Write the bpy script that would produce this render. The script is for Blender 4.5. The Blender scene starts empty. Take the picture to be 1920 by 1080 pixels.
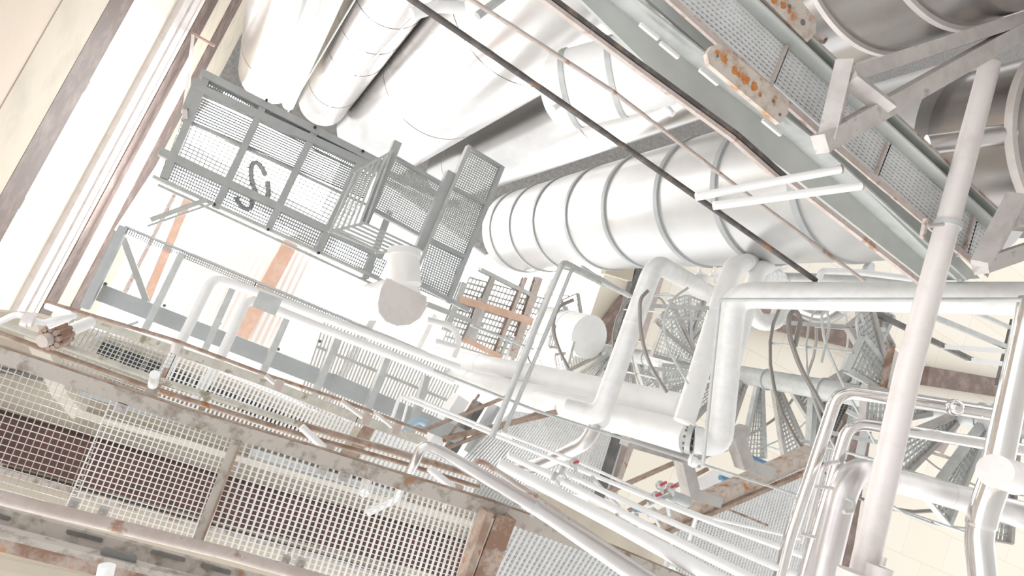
import bpy, math, random
from mathutils import Vector, Matrix
random.seed(7)
C = bpy.context.scene.collection
SC = bpy.context.scene
# ------------------------------------------------------------------ camera
F = 1280.0
Zc = Vector((-560, 13, -F)).normalized()                 # world up seen from the camera
Yc = Vector((3097, 7403, -1280)); Yc = (Yc - Zc*Yc.dot(Zc)).normalized()
Xc = Yc.cross(Zc)
RW = Matrix((Xc, Yc, Zc))                                # camera space -> world space
CAM = Vector((0, 0, 1.6))
cd = bpy.data.cameras.new('camera'); cam = bpy.data.objects.new('camera', cd); C.objects.link(cam)
cd.sensor_width = 36; cd.lens = 36*F/1920; cd.clip_start = 0.05; cd.clip_end = 400
cam.matrix_world = Matrix.Translation(CAM) @ RW.to_4x4()
SC.camera = cam
# ------------------------------------------------------------------ world and light
w = bpy.data.worlds.new('world'); SC.world = w; w.use_nodes = True
nt = w.node_tree; bgn = nt.nodes['Background']
tc = nt.nodes.new('ShaderNodeTexCoord'); sp = nt.nodes.new('ShaderNodeSeparateXYZ'); cr = nt.nodes.new('ShaderNodeValToRGB')
nt.links.new(tc.outputs['Generated'], sp.inputs[0])
mp = nt.nodes.new('ShaderNodeMapRange'); mp.inputs[1].default_value = -1; mp.inputs[2].default_value = 1
nt.links.new(sp.outputs['Z'], mp.inputs[0]); nt.links.new(mp.outputs[0], cr.inputs[0])
cr.color_ramp.elements[0].color = (.80, .795, .79, 1); cr.color_ramp.elements[1].color = (1.0, 1.0, 1.0, 1)
cr.color_ramp.elements[0].position = .2; cr.color_ramp.elements[1].position = .62
nt.links.new(cr.outputs[0], bgn.inputs[0]); bgn.inputs[1].default_value = 1.3
def lamp(kind, name, loc, aim, energy, **k):
    d = bpy.data.lights.new(name, kind); d.energy = energy
    for a, b in k.items(): setattr(d, a, b)
    o = bpy.data.objects.new(name, d); C.objects.link(o); o.location = loc
    o.rotation_euler = (Vector(aim)-Vector(loc)).to_track_quat('-Z', 'Y').to_euler(); return o
lamp('SUN', 'daylight', (3, -8, 3), (0, 0, 2), 1.9, angle=.6, color=(1, .985, .96))
SC.view_settings.view_transform = 'Standard'; SC.view_settings.look = 'None'
SC.view_settings.exposure = 0.5; SC.view_settings.gamma = 1; SC.view_settings.use_curve_mapping = False
# ------------------------------------------------------------------ pixel helpers
def ray(x, y): return RW @ Vector((x-960, 540-y, -F))
def P(x, y, h):                                            # point on the level h metres above the camera
    r = ray(x, y); return CAM + r*(h/r.z)
def depth(p): return -((RW.transposed() @ (p-CAM)).z)
def M(px, p): return px*depth(p)/F                         # pixels -> metres at a point
def at_wall(x, y, W):
    r = ray(x, y); return CAM + r*(W/r.x)
# ------------------------------------------------------------------ materials
def mat(name, c, rough=.5, metal=0., c2=None, scale=4., lo=.4, hi=.65, c3=None, bump=0., stretch=(1, 1, 1), rv=0.):
    m = bpy.data.materials.new(name); m.use_nodes = True; n = m.node_tree; b = n.nodes['Principled BSDF']
    b.inputs['Base Color'].default_value = (*c, 1); b.inputs['Roughness'].default_value = rough; b.inputs['Metallic'].default_value = metal
    t = n.nodes.new('ShaderNodeTexCoord'); mpn = n.nodes.new('ShaderNodeMapping'); mpn.inputs['Scale'].default_value = stretch
    n.links.new(t.outputs['Object'], mpn.inputs[0])
    ns = n.nodes.new('ShaderNodeTexNoise'); ns.inputs['Scale'].default_value = scale; ns.inputs['Detail'].default_value = 7; ns.inputs['Roughness'].default_value = .62
    n.links.new(mpn.outputs[0], ns.inputs['Vector'])
    if c2:
        r = n.nodes.new('ShaderNodeValToRGB'); r.color_ramp.elements[0].position = lo; r.color_ramp.elements[1].position = hi
        r.color_ramp.elements[0].color = (*c, 1); r.color_ramp.elements[1].color = (*c2, 1)
        if c3:
            e = r.color_ramp.elements.new(min(.98, hi+.08)); e.color = (*c3, 1)
        n.links.new(ns.outputs['Fac'], r.inputs[0]); n.links.new(r.outputs[0], b.inputs['Base Color'])
    if rv:
        mr = n.nodes.new('ShaderNodeMapRange'); mr.inputs[3].default_value = max(.05, rough-rv); mr.inputs[4].default_value = rough+rv
        n.links.new(ns.outputs['Fac'], mr.inputs[0]); n.links.new(mr.outputs[0], b.inputs['Roughness'])
    if bump:
        bp = n.nodes.new('ShaderNodeBump'); bp.inputs['Strength'].default_value = bump; bp.inputs['Distance'].default_value = .02
        n.links.new(ns.outputs['Fac'], bp.inputs['Height']); n.links.new(bp.outputs[0], b.inputs['Normal'])
    return m
GALV = mat('galvanised_steel', (.50, .52, .51), .5, .35, (.62, .63, .62), 9, .35, .7)
GREY = mat('grey_painted_steel', (.43, .455, .46), .5, .1, (.50, .52, .525), 6, .35, .7)
DARK = mat('dark_grey_steel', (.13, .13, .125), .6, .2, (.22, .21, .20), 8, .35, .7)
WHITE = mat('white_insulation_cladding', (.92, .92, .915), .5, .05, (.85, .85, .845), 5, .45, .75, bump=.05)
WRAP = mat('wrapped_foil_cladding', (.84, .84, .83), .42, .2, (.74, .74, .73), 14, .4, .8, bump=.2)
ALU = mat('aluminium_jacket', (.50, .49, .48), .24, .9, (.40, .39, .38), 1.2, .35, .7, bump=.02, rv=.08, stretch=(1, 1, .35))
ALUD = mat('dull_aluminium_jacket', (.46, .435, .42), .26, .9, (.36, .34, .325), 1.4, .35, .7, bump=.02, rv=.1, stretch=(1, 1, .4))
ALUW = mat('bright_aluminium_jacket', (.72, .72, .715), .36, .7, (.64, .64, .64), 1.2, .35, .75, bump=.015)
CHROME = mat('polished_steel', (.80, .78, .76), .14, 1., (.70, .67, .64), 3, .4, .7)
STAIN = mat('brushed_stainless_steel', (.72, .70, .69), .3, .8, (.60, .57, .56), 3, .35, .7)
PINK = mat('pink_white_paint', (.74, .69, .67), .4, .15, (.62, .565, .545), 5, .5, .75, bump=.05)
CREAM = mat('cream_painted_concrete', (.60, .54, .44), .8, 0, (.50, .45, .37), 1.6, .45, .75, bump=.15)
PALE = mat('pale_painted_wall_panel', (.68, .62, .53), .75, 0, (.76, .71, .62), 1.2, .45, .75)
PEACH = mat('peach_painted_wall', (.68, .58, .48), .8, 0, (.64, .54, .44), .8, .4, .7)
BROWN = mat('brown_painted_beam', (.14, .10, .085), .7, 0, (.24, .18, .155), 3, .45, .7, bump=.15)
DBROWN = mat('dark_brown_panel', (.075, .035, .028), .7, 0, (.12, .055, .04), 4, .4, .7)
RUST = mat('rusted_steel', (.30, .205, .155), .8, 0, (.42, .34, .28), 9, .42, .58, (.36, .15, .07), .3)
DRUST = mat('dark_weathered_steel', (.10, .09, .085), .7, .1, (.17, .15, .14), 10, .46, .60, (.34, .17, .09), .25)
BRK = mat('weathered_grey_angle_steel', (.46, .42, .40), .6, .1, (.56, .53, .51), 5, .4, .6, (.36, .29, .26), .2, stretch=(1, 1, 1))
BARS = mat('bright_galvanised_bars', (.74, .75, .75), .5, .1, (.64, .65, .65), 9, .35, .7)
RUST2 = mat('grimy_pale_steel', (.50, .455, .41), .75, 0, (.33, .30, .26), 12, .50, .60, (.34, .18, .11), .3)
RUSTO = mat('orange_rust_steel', (.27, .165, .115), .8, 0, (.46, .38, .33), 7, .46, .58, (.46, .24, .13), .3)
RUSTP = mat('rust_streaked_pink_steel', (.50, .42, .38), .7, .05, (.56, .50, .47), 8, .4, .56, (.38, .24, .18), .25)
PLATE = mat('rust_blotched_plate', (.62, .55, .49), .7, .1, (.50, .43, .37), 10, .46, .56, (.55, .22, .06), .35)
BLOTCH = mat('orange_rust_blotch', (.60, .25, .06), .8, 0, (.42, .17, .07), 30, .4, .6)
GREEN = mat('grey_green_painted_steel', (.50, .525, .505), .45, .2, (.58, .595, .57), 3, .4, .7)
GREENY = mat('mossy_painted_steel', (.50, .49, .43), .7, 0, (.62, .59, .53), 8, .40, .56, (.30, .28, .2), .25)
PEDES = mat('grey_primer_steel', (.50, .48, .46), .6, .2, (.40, .37, .35), 7, .45, .7)
BLACK = mat('black_rubber', (.03, .03, .03), .5)
CABLE = mat('grey_braided_cable', (.28, .26, .24), .45, .4)
BLUE = mat('blue_paint', (.12, .25, .42), .5)
RED = mat('red_handle_paint', (.50, .06, .10), .4)
TERRA = mat('terracotta_painted_steel', (.62, .40, .30), .7, 0, (.70, .52, .43), 5, .4, .7)
def corrugated(name, c, c2, k):
    m = mat(name, c, .5, .1); n = m.node_tree; b = n.nodes['Principled BSDF']
    t = n.nodes.new('ShaderNodeTexCoord'); wv = n.nodes.new('ShaderNodeTexWave'); wv.bands_direction = 'X'; wv.inputs['Scale'].default_value = k
    n.links.new(t.outputs['Object'], wv.inputs[0]); bp = n.nodes.new('ShaderNodeBump'); bp.inputs['Strength'].default_value = .45; bp.inputs['Distance'].default_value = .05
    n.links.new(wv.outputs['Fac'], bp.inputs['Height']); n.links.new(bp.outputs[0], b.inputs['Normal'])
    return m
CORR = corrugated('corrugated_white_sheet', (.95, .93, .91), 0, 2.2)
def tiled(name, c, c2):
    m = mat(name, c, .8); n = m.node_tree; b = n.nodes['Principled BSDF']
    t = n.nodes.new('ShaderNodeTexCoord'); br = n.nodes.new('ShaderNodeTexBrick'); br.inputs['Scale'].default_value = .42
    br.inputs['Color1'].default_value = (*c, 1); br.inputs['Color2'].default_value = (c[0]*.96, c[1]*.95, c[2]*.92, 1); br.inputs['Mortar'].default_value = (*c2, 1)
    br.inputs['Mortar Size'].default_value = .006; br.inputs['Brick Width'].default_value = .9; br.inputs['Row Height'].default_value = .5
    n.links.new(t.outputs['Object'], br.inputs['Vector']); n.links.new(br.outputs['Color'], b.inputs['Base Color']); return m
TILE = tiled('cream_ceiling_slabs', (.72, .68, .60), (.62, .57, .49))
GLASS = bpy.data.materials.new('skylight_glazing'); GLASS.use_nodes = True
_b = GLASS.node_tree.nodes['Principled BSDF']; _b.inputs['Base Color'].default_value = (.9, .95, 1, 1); _b.inputs['Emission Color'].default_value = (1, 1, 1, 1); _b.inputs['Emission Strength'].default_value = 9.0
# ------------------------------------------------------------------ mesh helpers
class MB:
    def __init__(s): s.v = []; s.f = []; s.s = []
    def add(s, vs, fs, smooth=False):
        k = len(s.v); s.v += [tuple(v) for v in vs]; s.f += [tuple(i+k for i in f) for f in fs]; s.s += [smooth]*len(fs)
    def prism(s, pts, off):                               # polygon swept by a vector
        n = len(pts); off = Vector(off)
        s.add([Vector(p) for p in pts]+[Vector(p)+off for p in pts], [tuple(range(n))[::-1], tuple(range(n, 2*n))]+[(i, (i+1) % n, n+(i+1) % n, n+i) for i in range(n)])
    def box(s, c, a, b, d):                               # centre and three half-vectors
        vs = [c+i*a+j*b+k*d for i in (-1, 1) for j in (-1, 1) for k in (-1, 1)]
        s.add(vs, [(0, 1, 3, 2), (4, 6, 7, 5), (0, 4, 5, 1), (2, 3, 7, 6), (0, 2, 6, 4), (1, 5, 7, 3)])
    def bar(s, p0, p1, wd, ht, up=Vector((0, 0, 1)), kind='box', t=None):
        p0 = Vector(p0); p1 = Vector(p1); d = (p1-p0); L = d.length; d.normalize()
        u = up - d*up.dot(d)
        if u.length < .05: u = Vector((1, 0, 0)) - d*d.x
        u.normalize(); r = d.cross(u).normalized(); m = (p0+p1)/2; h = d*L/2
        t = t or min(wd, ht)*.14
        def B(cx, cy, hw, hh): s.box(m+r*cx+u*cy, h, r*hw, u*hh)
        if kind == 'box': B(0, 0, wd/2, ht/2)
        elif kind == 'I':
            B(0, -ht/2+t/2, wd/2, t/2); B(0, ht/2-t/2, wd/2, t/2); B(0, 0, t/2, ht/2-t)
        elif kind == 'C':
            B(0, -ht/2+t/2, wd/2, t/2); B(-wd/2+t/2, t/2, t/2, ht/2-t/2); B(wd/2-t/2, t/2, t/2, ht/2-t/2)
        elif kind == 'L':
            B(0, -ht/2+t/2, wd/2, t/2); B(wd/2-t/2, t/2, t/2, ht/2-t/2)
        elif kind == 'S':                                   # channel lying open side to the viewer
            B(0, ht/2-t/2, wd/2, t/2); B(-wd/2+t/2, -t/2, t/2, ht/2-t/2); B(wd/2-t/2, -t/2, t/2, ht/2-t/2)
    def tube(s, pts, rad, n=14, caps=True, seam=0, bend=0, hollow=0, seamr=1.03, closed=False):
        pts = [Vector(p) for p in pts]
        rads = list(rad) if isinstance(rad, (list, tuple)) else [rad]*len(pts)
        if bend and len(pts) > 2:
            q = [pts[0]]; qr = [rads[0]]
            for i in range(1, len(pts)-1):
                a, b, c = pts[i-1], pts[i], pts[i+1]; la = (a-b).length; lc = (c-b).length
                k = min(bend*rads[i], la*.48, lc*.48); A = b+(a-b).normalized()*k; Cc = b+(c-b).normalized()*k
                for j in range(8):
                    t = j/7; q.append(A*(1-t)**2+b*2*t*(1-t)+Cc*t*t); qr.append(rads[i])
            q.append(pts[-1]); qr.append(rads[-1]); pts, rads = q, qr
        rings = []; N = len(pts); prev = None
        for i in range(N):
            d = (pts[min(i+1, N-1)]-pts[max(i-1, 0)]).normalized()
            if prev is None: u = d.orthogonal().normalized()
            else: u = (prev - d*prev.dot(d)).normalized()
            prev = u; v = d.cross(u)
            rings.append([pts[i]+(u*math.cos(2*math.pi*k/n)+v*math.sin(2*math.pi*k/n))*rads[i] for k in range(n)])
        vs = [p for r in rings for p in r]
        s.add(vs, [(i*n+k, i*n+(k+1) % n, (i+1)*n+(k+1) % n, (i+1)*n+k) for i in range(N-1) for k in range(n)], True)
        if caps:
            if hollow:
                for ring, p, nx in ((rings[0], pts[0], pts[1]), (rings[-1], pts[-1], pts[-2])):
                    inn = [p+(q-p)*hollow for q in ring]; dp = [q+(nx-p).normalized()*rads[0]*2 for q in inn]
                    s.add(ring+inn+dp, [(k, (k+1) % n, n+(k+1) % n, n+k) for k in range(n)]+[(n+k, n+(k+1) % n, 2*n+(k+1) % n, 2*n+k) for k in range(n)]+[tuple(range(2*n, 3*n))])
            else:
                s.add(rings[0], [tuple(range(n))[::-1]]); s.add(rings[-1], [tuple(range(n))])
        if seam:
            acc = 0
            for i in range(N-1):
                L = (pts[i+1]-pts[i]).length; d = (pts[i+1]-pts[i]).normalized()
                while acc < L:
                    if L > seam*.5:
                        p = pts[i]+d*acc; t = acc/L; r = (rads[i]*(1-t)+rads[i+1]*t)*seamr
                        s.tube([p-d*r*.07, p+d*r*.07], r, n)
                    acc += seam
                acc -= L
    def disc(s, c, ax, r, th, n=24): s.tube([Vector(c)-ax*th/2, Vector(c)+ax*th/2], r, n)
    def ball(s, c, r, n=14, sq=1.):
        c = Vector(c); vs = []; m = n//2
        for i in range(m+1):
            a = math.pi*i/m
            for k in range(n): vs.append(c+Vector((math.sin(a)*math.cos(2*math.pi*k/n), math.sin(a)*math.sin(2*math.pi*k/n), math.cos(a)*sq))*r)
        s.add(vs, [(i*n+k, i*n+(k+1) % n, (i+1)*n+(k+1) % n, (i+1)*n+k) for i in range(m) for k in range(n)], True)
def obj(name, mb, m, parent=None):
    me = bpy.data.meshes.new(name); base = Vector((0, 0, 0))
    if parent is not None: base = parent['_b'] if '_b' in parent else Vector((0, 0, 0)); base = Vector(base)
    elif mb.v: 
        n = len(mb.v); base = Vector([sum(v[i] for v in mb.v)/n for i in range(3)])
    me.from_pydata([Vector(v)-base for v in mb.v], [], mb.f); me.update()
    me.polygons.foreach_set('use_smooth', mb.s); me.materials.append(m)
    o = bpy.data.objects.new(name, me); C.objects.link(o)
    if parent is not None: o.parent = parent
    else: o.location = base
    o['_b'] = list(base)
    return o
def tag(o, label, cat, group=None, kind=None):
    o['label'] = label; o['category'] = cat
    if group: o['group'] = group
    if kind: o['kind'] = kind
    return o
def empty(name, base, label, cat, group=None):
    o = bpy.data.objects.new(name, None); C.objects.link(o); o.location = base; o.empty_display_size = .2; o['_b'] = list(base)
    return tag(o, label, cat, group)
def struct(name, mb, m):
    o = obj(name, mb, m); o['kind'] = 'structure'; return o
UP = Vector((0, 0, 1))
def poly(mb, pxs, h, th):                                   # slab over a pixel outline at a level
    mb.prism([P(x, y, h) for x, y in pxs], (0, 0, th))
JIT = [0]
def pill(mb, a, b, r, h):
    an = math.atan2(b[1]-a[1], b[0]-a[0]); pts = []
    for c_, s0 in ((b, -math.pi/2), (a, math.pi/2)):
        pts += [(c_[0]+r*math.cos(an+s0+k*math.pi/8), c_[1]+r*math.sin(an+s0+k*math.pi/8)) for k in range(9)]
    poly(mb, pts, h, .02)
# simple single-mesh builders -------------------------------------------------
def beam(name, a, b, h, wpx, m, label, cat, kind='box', ht=None, h2=None, group=None, parent=None, up=UP):
    JIT[0] = (JIT[0]+1) % 29
    p0 = P(*a, h); p1 = P(*b, h if h2 is None else h2); wd = M(wpx, (p0+p1)/2); mb = MB(); jz = UP*(JIT[0]*.0013); p0 = p0+jz; p1 = p1+jz
    mb.bar(p0, p1, wd, ht or wd, up, kind)
    o = obj(name, mb, m, parent)
    if parent is None: tag(o, label, cat, group)
    return o
def multibeam(name, pts, h, wpx, m, label, cat, kind='box', ht=None):
    mb = MB(); q = [P(x, y, h) for x, y in pts]
    for i in range(len(q)-1):
        wd = M(wpx, q[i]); mb.bar(q[i], q[i+1]+(q[i+1]-q[i]).normalized()*wd*.1, wd, ht or wd, UP, kind)
    return tag(obj(name, mb, m), label, cat)
def pipe(name, pts, rpx, m, label, cat='pipe', bend=2.6, seam=0, hollow=0, n=16, parent=None, group=None, seamr=1.03):
    """pts: (x, y, h); rpx pixel radius at the first point or a list of radii"""
    q = [P(*p) for p in pts]
    rp = rpx if isinstance(rpx, (list, tuple)) else None
    r = [M(rp[i], q[i]) for i in range(len(q))] if rp else M(rpx, q[0])
    mb = MB(); mb.tube(q, r, n, seam=seam, bend=bend, hollow=hollow, seamr=seamr)
    o = obj(name, mb, m, parent)
    if parent is None: tag(o, label, cat, group)
    return o, q, (r if not rp else r[0])
def grating(parent, quad, h, nA, nB, m, wA=.28, wB=.16, deep=.03, name='grating'):
    a, b, c, d = [P(x, y, h) for x, y in quad]; mb = MB()
    pa = ((b-a).length+(c-d).length)/2/nA; pb = ((d-a).length+(c-b).length)/2/nB
    for i in range(nA+1):
        t = i/nA; mb.bar(a.lerp(b, t), d.lerp(c, t), pa*wA, deep)
    for j in range(nB+1):
        t = j/nB; mb.bar(a.lerp(d, t)+UP*-.004, b.lerp(c, t)+UP*-.004, pb*wB, min(deep*.4, .012))
    return obj(name, mb, m, parent)
def fatlink(mb, a, b, h, wpx, ht=None, kind='box', h2=None):
    p0 = P(*a, h); p1 = P(*b, h if h2 is None else h2); wd = M(wpx, (p0+p1)/2); mb.bar(p0, p1, wd, ht or wd, UP, kind)

# =================================================================== THE SETTING
W = 2.7
def hw(x, y): return at_wall(x, y, W).z
Y0, Y1 = -14, 16
def wallband(name, pa, pb, m, out=0., thick=.25, st=True, label=None, cat=None):
    """a level band of the left wall between the heights seen at two pixels; out = how far it stands proud"""
    za, zb = sorted((at_wall(*pa, W-out).z, at_wall(*pb, W-out).z)); mb = MB()
    mb.box(Vector((W+thick/2-out/2, (Y0+Y1)/2, (za+zb)/2)), Vector((thick/2+out/2, 0, 0)), Vector((0, (Y1-Y0)/2, 0)), Vector((0, 0, (zb-za)/2)))
    o = obj(name, mb, m)
    if st: o['kind'] = 'structure'
    else: tag(o, label, cat)
    return o
def wl(x0, y): return x0-.5475*y                            # wall lines in the photo fall to the left
# bands named by where they cross the top edge of the picture
wallband('wall_left', (-420, 0), (118, 0), PEACH)
wallband('trim_1', (118, 0), (207, 0), CREAM, .01)
wallband('trim_2', (207, 0), (253, 0), BROWN, .015)
wallband('wall_left_middle', (279, 0), (352, 0), PALE)
wallband('wall_left_upper', (385, 0), (455, 0), CREAM, .0)
wallband('wall_left_top', (455, 0), (486, 0), CREAM, 0.)
wallband('brown_wall_beam', (388, 0), (410, 0), BROWN, .02, .25, False, 'brown horizontal beam along the left wall below the pale ledge', 'beam')
wallband('brown_wall_strip', (437, 0), (455, 0), BROWN, .03, .25, False, 'narrow brown strip on the left wall next to the grey platform', 'beam')
# long cream ledge with ridges
z0 = at_wall(350, 0, W-.12).z; z1 = at_wall(385, 0, W-.12).z; mb = MB()
for i, (a, b, o_) in enumerate(((0, .3, .10), (.3, .42, .085), (.42, .72, .12), (.72, .82, .10), (.82, 1, .12))):
    za, zb = z0+(z1-z0)*a, z0+(z1-z0)*b
    mb.box(Vector((W-o_/2, 1, (za+zb)/2)), Vector((o_/2, 0, 0)), Vector((0, 15, 0)), Vector((0, 0, (zb-za)/2)))
tag(obj('wall_ledge', mb, PINK), 'ridged pinkish white ledge running the length of the left wall', 'ledge')
# window band: panes, frame
za, zb = hw(252, 0), hw(279, 0)
ys = [at_wall(x, y, W).y for x, y in ((167, 168), (52, 386))]; dy = ys[0]-ys[1]
edges = [ys[0]+dy*k for k in (4, 3, 2, 1, 0, -1, -2, -3)]
for i in range(len(edges)-1):
    a, b = edges[i], edges[i+1]; mb = MB()
    mb.box(Vector((W+.02, (a+b)/2, (za+zb)/2)), Vector((.01, 0, 0)), Vector((0, abs(a-b)/2-.05, 0)), Vector((0, 0, (zb-za)/2)))
    o = obj('window_%d' % (i+1), mb, GLASS); o['kind'] = 'structure'
    mf = MB(); mf.box(Vector((W+.09, b, (za+zb)/2)), Vector((.10, 0, 0)), Vector((0, .09, 0)), Vector((0, 0, (zb-za)/2)))
    obj('window_mullion', mf, PALE, o)
    mf = MB(); mf.box(Vector((W+.03, (a+b)/2, zb-.02)), Vector((.03, 0, 0)), Vector((0, abs(a-b)/2-.1, 0)), Vector((0, 0, .02)))
    obj('window_rail', mf, GALV, o)
mb = MB(); mb.box(Vector((-6, 0, -.1)), Vector((9, 0, 0)), Vector((0, 14, 0)), UP*.1); struct('floor', mb, mat('grey_concrete_floor', (.60, .60, .60), .8, 0, (.66, .66, .66), 1, .4, .7))
# roof slabs -----------------------------------------------------------------
mb = MB(); poly(mb, [(1145, 480), (1240, 470), (2100, 440), (2500, 500), (2500, 1500), (1300, 1500), (1180, 1080), (1020, 790), (1090, 640)], 15, .3)
struct('ceiling', mb, TILE)
mb = MB(); poly(mb, [(395, 175), (520, -80), (1500, -500), (2400, -400), (2300, 470), (1240, 480), (930, 490), (640, 280)], 26, .3)
struct('ceiling_rear', mb, DARK)
mb = MB(); poly(mb, [(300, 560), (330, 480), (560, 440), (720, 470), (860, 560), (980, 700), (900, 860), (700, 820)], 17, .1)
struct('ceiling_panels', mb, CORR)
for i, pts in enumerate(([(215, 430), (300, 300), (470, 380), (560, 440), (330, 480), (300, 560)], [(330, 250), (420, 170), (640, 300), (600, 400), (480, 340)], [(610, 520), (640, 440), (720, 470), (700, 600), (630, 590)], [(870, 500), (930, 470), (1150, 470), (1150, 520), (1100, 660), (1040, 780), (1000, 740), (985, 600)])):
    mb = MB(); poly(mb, pts, 17.3 if i != 2 else 16.8, .05); struct('window_%d' % (20+i), mb, GLASS)
for i, (a, b, wp, m, l) in enumerate([((545, 455), (440, 650), 27, TERRA, 'terracotta roof beam passing behind the twin white pipes'),
    ((352, 375), (262, 590), 15, TERRA, 'pinkish roof beam behind the pale diagonal brace at left'),
    ((330, 360), (228, 560), 7, RUSTP, 'thin rusty roof bar at far left behind the gallery'),
    ((720, 560), (600, 780), 14, GALV, 'pale roof purlin behind the gallery right of the terracotta beam')]):
    beam('roof_beam', a, b, 16.6, wp, m, l, 'beam', 'I')
# brown recess bands on the cream roof
for a, b, wp, l in [((1385, 585), (1660, 650), 34, 'brown band across the cream roof behind the spiral stair treads'),
                    ((1730, 704), (1960, 742), 34, 'brown band on the cream roof at the right edge'),
                    ((1180, 560), (1120, 640), 26, 'brown roof rib left of the upright white pipe'),
                    ((1230, 500), (1150, 700), 30, 'dark brown roof rib behind the upright white pipe'),
                    ((1620, 700), (1560, 1080), 60, 'wide brown roof rib behind the large grey elbow')]:
    beam('roof_band', a, b, 14.7, wp, BROWN, l, 'beam', ht=.4)
# low cream slab at lower left, seen through the mesh
mb = MB(); poly(mb, [(-260, 560), (60, 590), (300, 660), (620, 790), (860, 880), (1300, 1010), (1500, 1300), (-260, 1300)], 7.2, .3)
struct('ceiling_low', mb, CREAM)
mb = MB(); poly(mb, [(-150, 730), (0, 776), (420, 897), (908, 1027), (1100, 1085), (1100, 1170), (775, 1065), (420, 981), (0, 867), (-150, 822)], 7.05, .15)
tag(obj('brown_roof_channel', mb, DBROWN), 'long dark brown channel seen through the rusty framed mesh', 'channel')
for a, b, wp, m, l in [((150, 775), (900, 985), 10, PALE, 'pale ledge above the dark brown channel behind the mesh'),
                       ((180, 720), (760, 900), 16, GALV, 'grey cable tray just above the pale ledge behind the mesh'),
                       ((0, 880), (760, 1090), 9, RUST2, 'grimy strip along the lower side of the dark brown channel'),
                       ((-20, 690), (140, 720), 8, DARK, 'short dark bar behind the mesh at the left edge')]:
    beam('slab_strip', a, b, 7.1, wp, m, l, 'strip', ht=.1)
mb = MB()
for i in range(9):
    x = 190+i*44; y = 640+i*17.5
    poly(mb, [(x, y), (x+36, y+14), (x+26, y+36), (x-10, y+22)], 7.12, .05)
tag(obj('louvre_strip', mb, BLACK), 'row of black louvre openings behind the upper mesh', 'louvre')

# =================================================================== UPRIGHT DUCTS AND TANKS
def azim(x, y): r = ray(x, y); return math.atan2(r.y, r.x), math.hypot(r.x, r.y)/r.z
def upright(pl, pr, D, far, near=None, hnear=1.5):
    """axis and radius of an upright cylinder whose sides pass the pixels pl and pr; far/near pixels give the ends"""
    a, _ = azim(*pl); b, _ = azim(*pr); d = (b-a+math.pi) % (2*math.pi)-math.pi
    mid = a+d/2; r = D*math.sin(abs(d)/2)
    def hz(px):
        az, k = azim(*px); off = az-mid; s = D*math.cos(off)-math.sqrt(max(0, r*r-(D*math.sin(off))**2)); return s/k
    return Vector((D*math.cos(mid), D*math.sin(mid), 0)), r, hz(far)+CAM.z, (hz(near)+CAM.z if near else hnear)
def duct(name, pl, pr, D, far, m, label, cat='duct', near=None, hnear=1.5, seams=(), n=72, seamw=.02, seamh=.06, dome=0, seam_m=None, base=None):
    c, r, zt, zb = upright(pl, pr, D, far, near, hnear)
    e = empty(name, (c.x, c.y, zb), label, cat)
    mb = MB(); pts = [Vector((c.x, c.y, zb)), Vector((c.x, c.y, zt))]; rr = [r, r]
    if dome:
        for k in range(1, 7):
            a = k/6*math.pi/2; pts.append(Vector((c.x, c.y, zt+math.sin(a)*dome))); rr.append(max(.02, r*math.cos(a)))
    mb.tube(pts, rr, n); obj('duct_shell', mb, m, e)
    for px in seams:
        az, k = azim(*px); mid = math.atan2(c.y, c.x); off = az-mid
        s = D*math.cos(off)-math.sqrt(max(0, r*r-(D*math.sin(off))**2)); z = s/k+CAM.z
        mb = MB(); mb.tube([Vector((c.x, c.y, z-seamh/2)), Vector((c.x, c.y, z+seamh/2))], r+seamw, n)
        obj('band', mb, seam_m or m, e)
    print('DUCT', name, 'c', tuple(round(v, 2) for v in c), 'r', round(r, 2), 'z', round(zb, 1), round(zt, 1))
    return e, c, r, zb, zt
# ringed tank
e, c, r, zb, zt = duct('ringed_tank', (1100, 318), (1300, 500), 5.2, (905, 445), ALUW, 'tall white cylindrical tank wrapped with dark rings', 'tank', near=(1715, 330),
     seams=[(918, 430), (955, 430), (1000, 430), (1062, 425), (1135, 420), (1235, 410), (1345, 400), (1505, 420)], seamw=.022, seamh=.07, seam_m=GREY)
duct('round_duct', (640, 200), (1010, 181), 6.4, (655, 300), ALU, 'wide shiny aluminium duct in the middle of the top edge', near=None, seams=[(745, 210), (950, 150)], seamw=.006, seamh=.03)
duct('round_duct', (985, 185), (1200, 262), 8.2, (800, 320), ALU, 'aluminium duct lying between the wide shiny duct and the ringed tank', seams=[(830, 325), (1085, 240)], seamw=.006, seamh=.03)
duct('round_duct', (545, 210), (716, 128), 5.4, (575, 222), ALUD, 'dull aluminium duct with thin rods along it', seams=[(600, 190), (640, 130), (670, 90), (700, 40)], seamw=.006, seamh=.02)
duct('round_duct', (444, 150), (560, 170), 4.6, (490, 190), ALU, 'bright white aluminium duct nearest the left wall', seams=[(500, 150)], seamw=.006, seamh=.02)
duct('conduit_duct', (527, 200), (548, 208), 3.6, (533, 203), GALV, 'slim pale grey pipe between the bright duct and the dull duct', 'pipe')
for a, b, l in (((540, 210), (665, 0), 'thin bright rod along the left side of the dull duct'), ((598, 222), (775, 30), 'thin bright rod along the right side of the dull duct')):
    e_, k0 = azim(*a); _, k1 = azim(*b); D_ = 3.75
    mb = MB(); p = CAM+ray(*a)*(D_/math.hypot(ray(*a).x, ray(*a).y)); q = CAM+ray(*b)*(D_/math.hypot(ray(*b).x, ray(*b).y))
    mb.tube([p, q], .012, 8); mb.tube([q, q+Vector((0, 0, -.3))], .012, 8)
    tag(obj('guide_rod', mb, GALV), l, 'rod')
# short white drum hanging in front of the ducts

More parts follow.
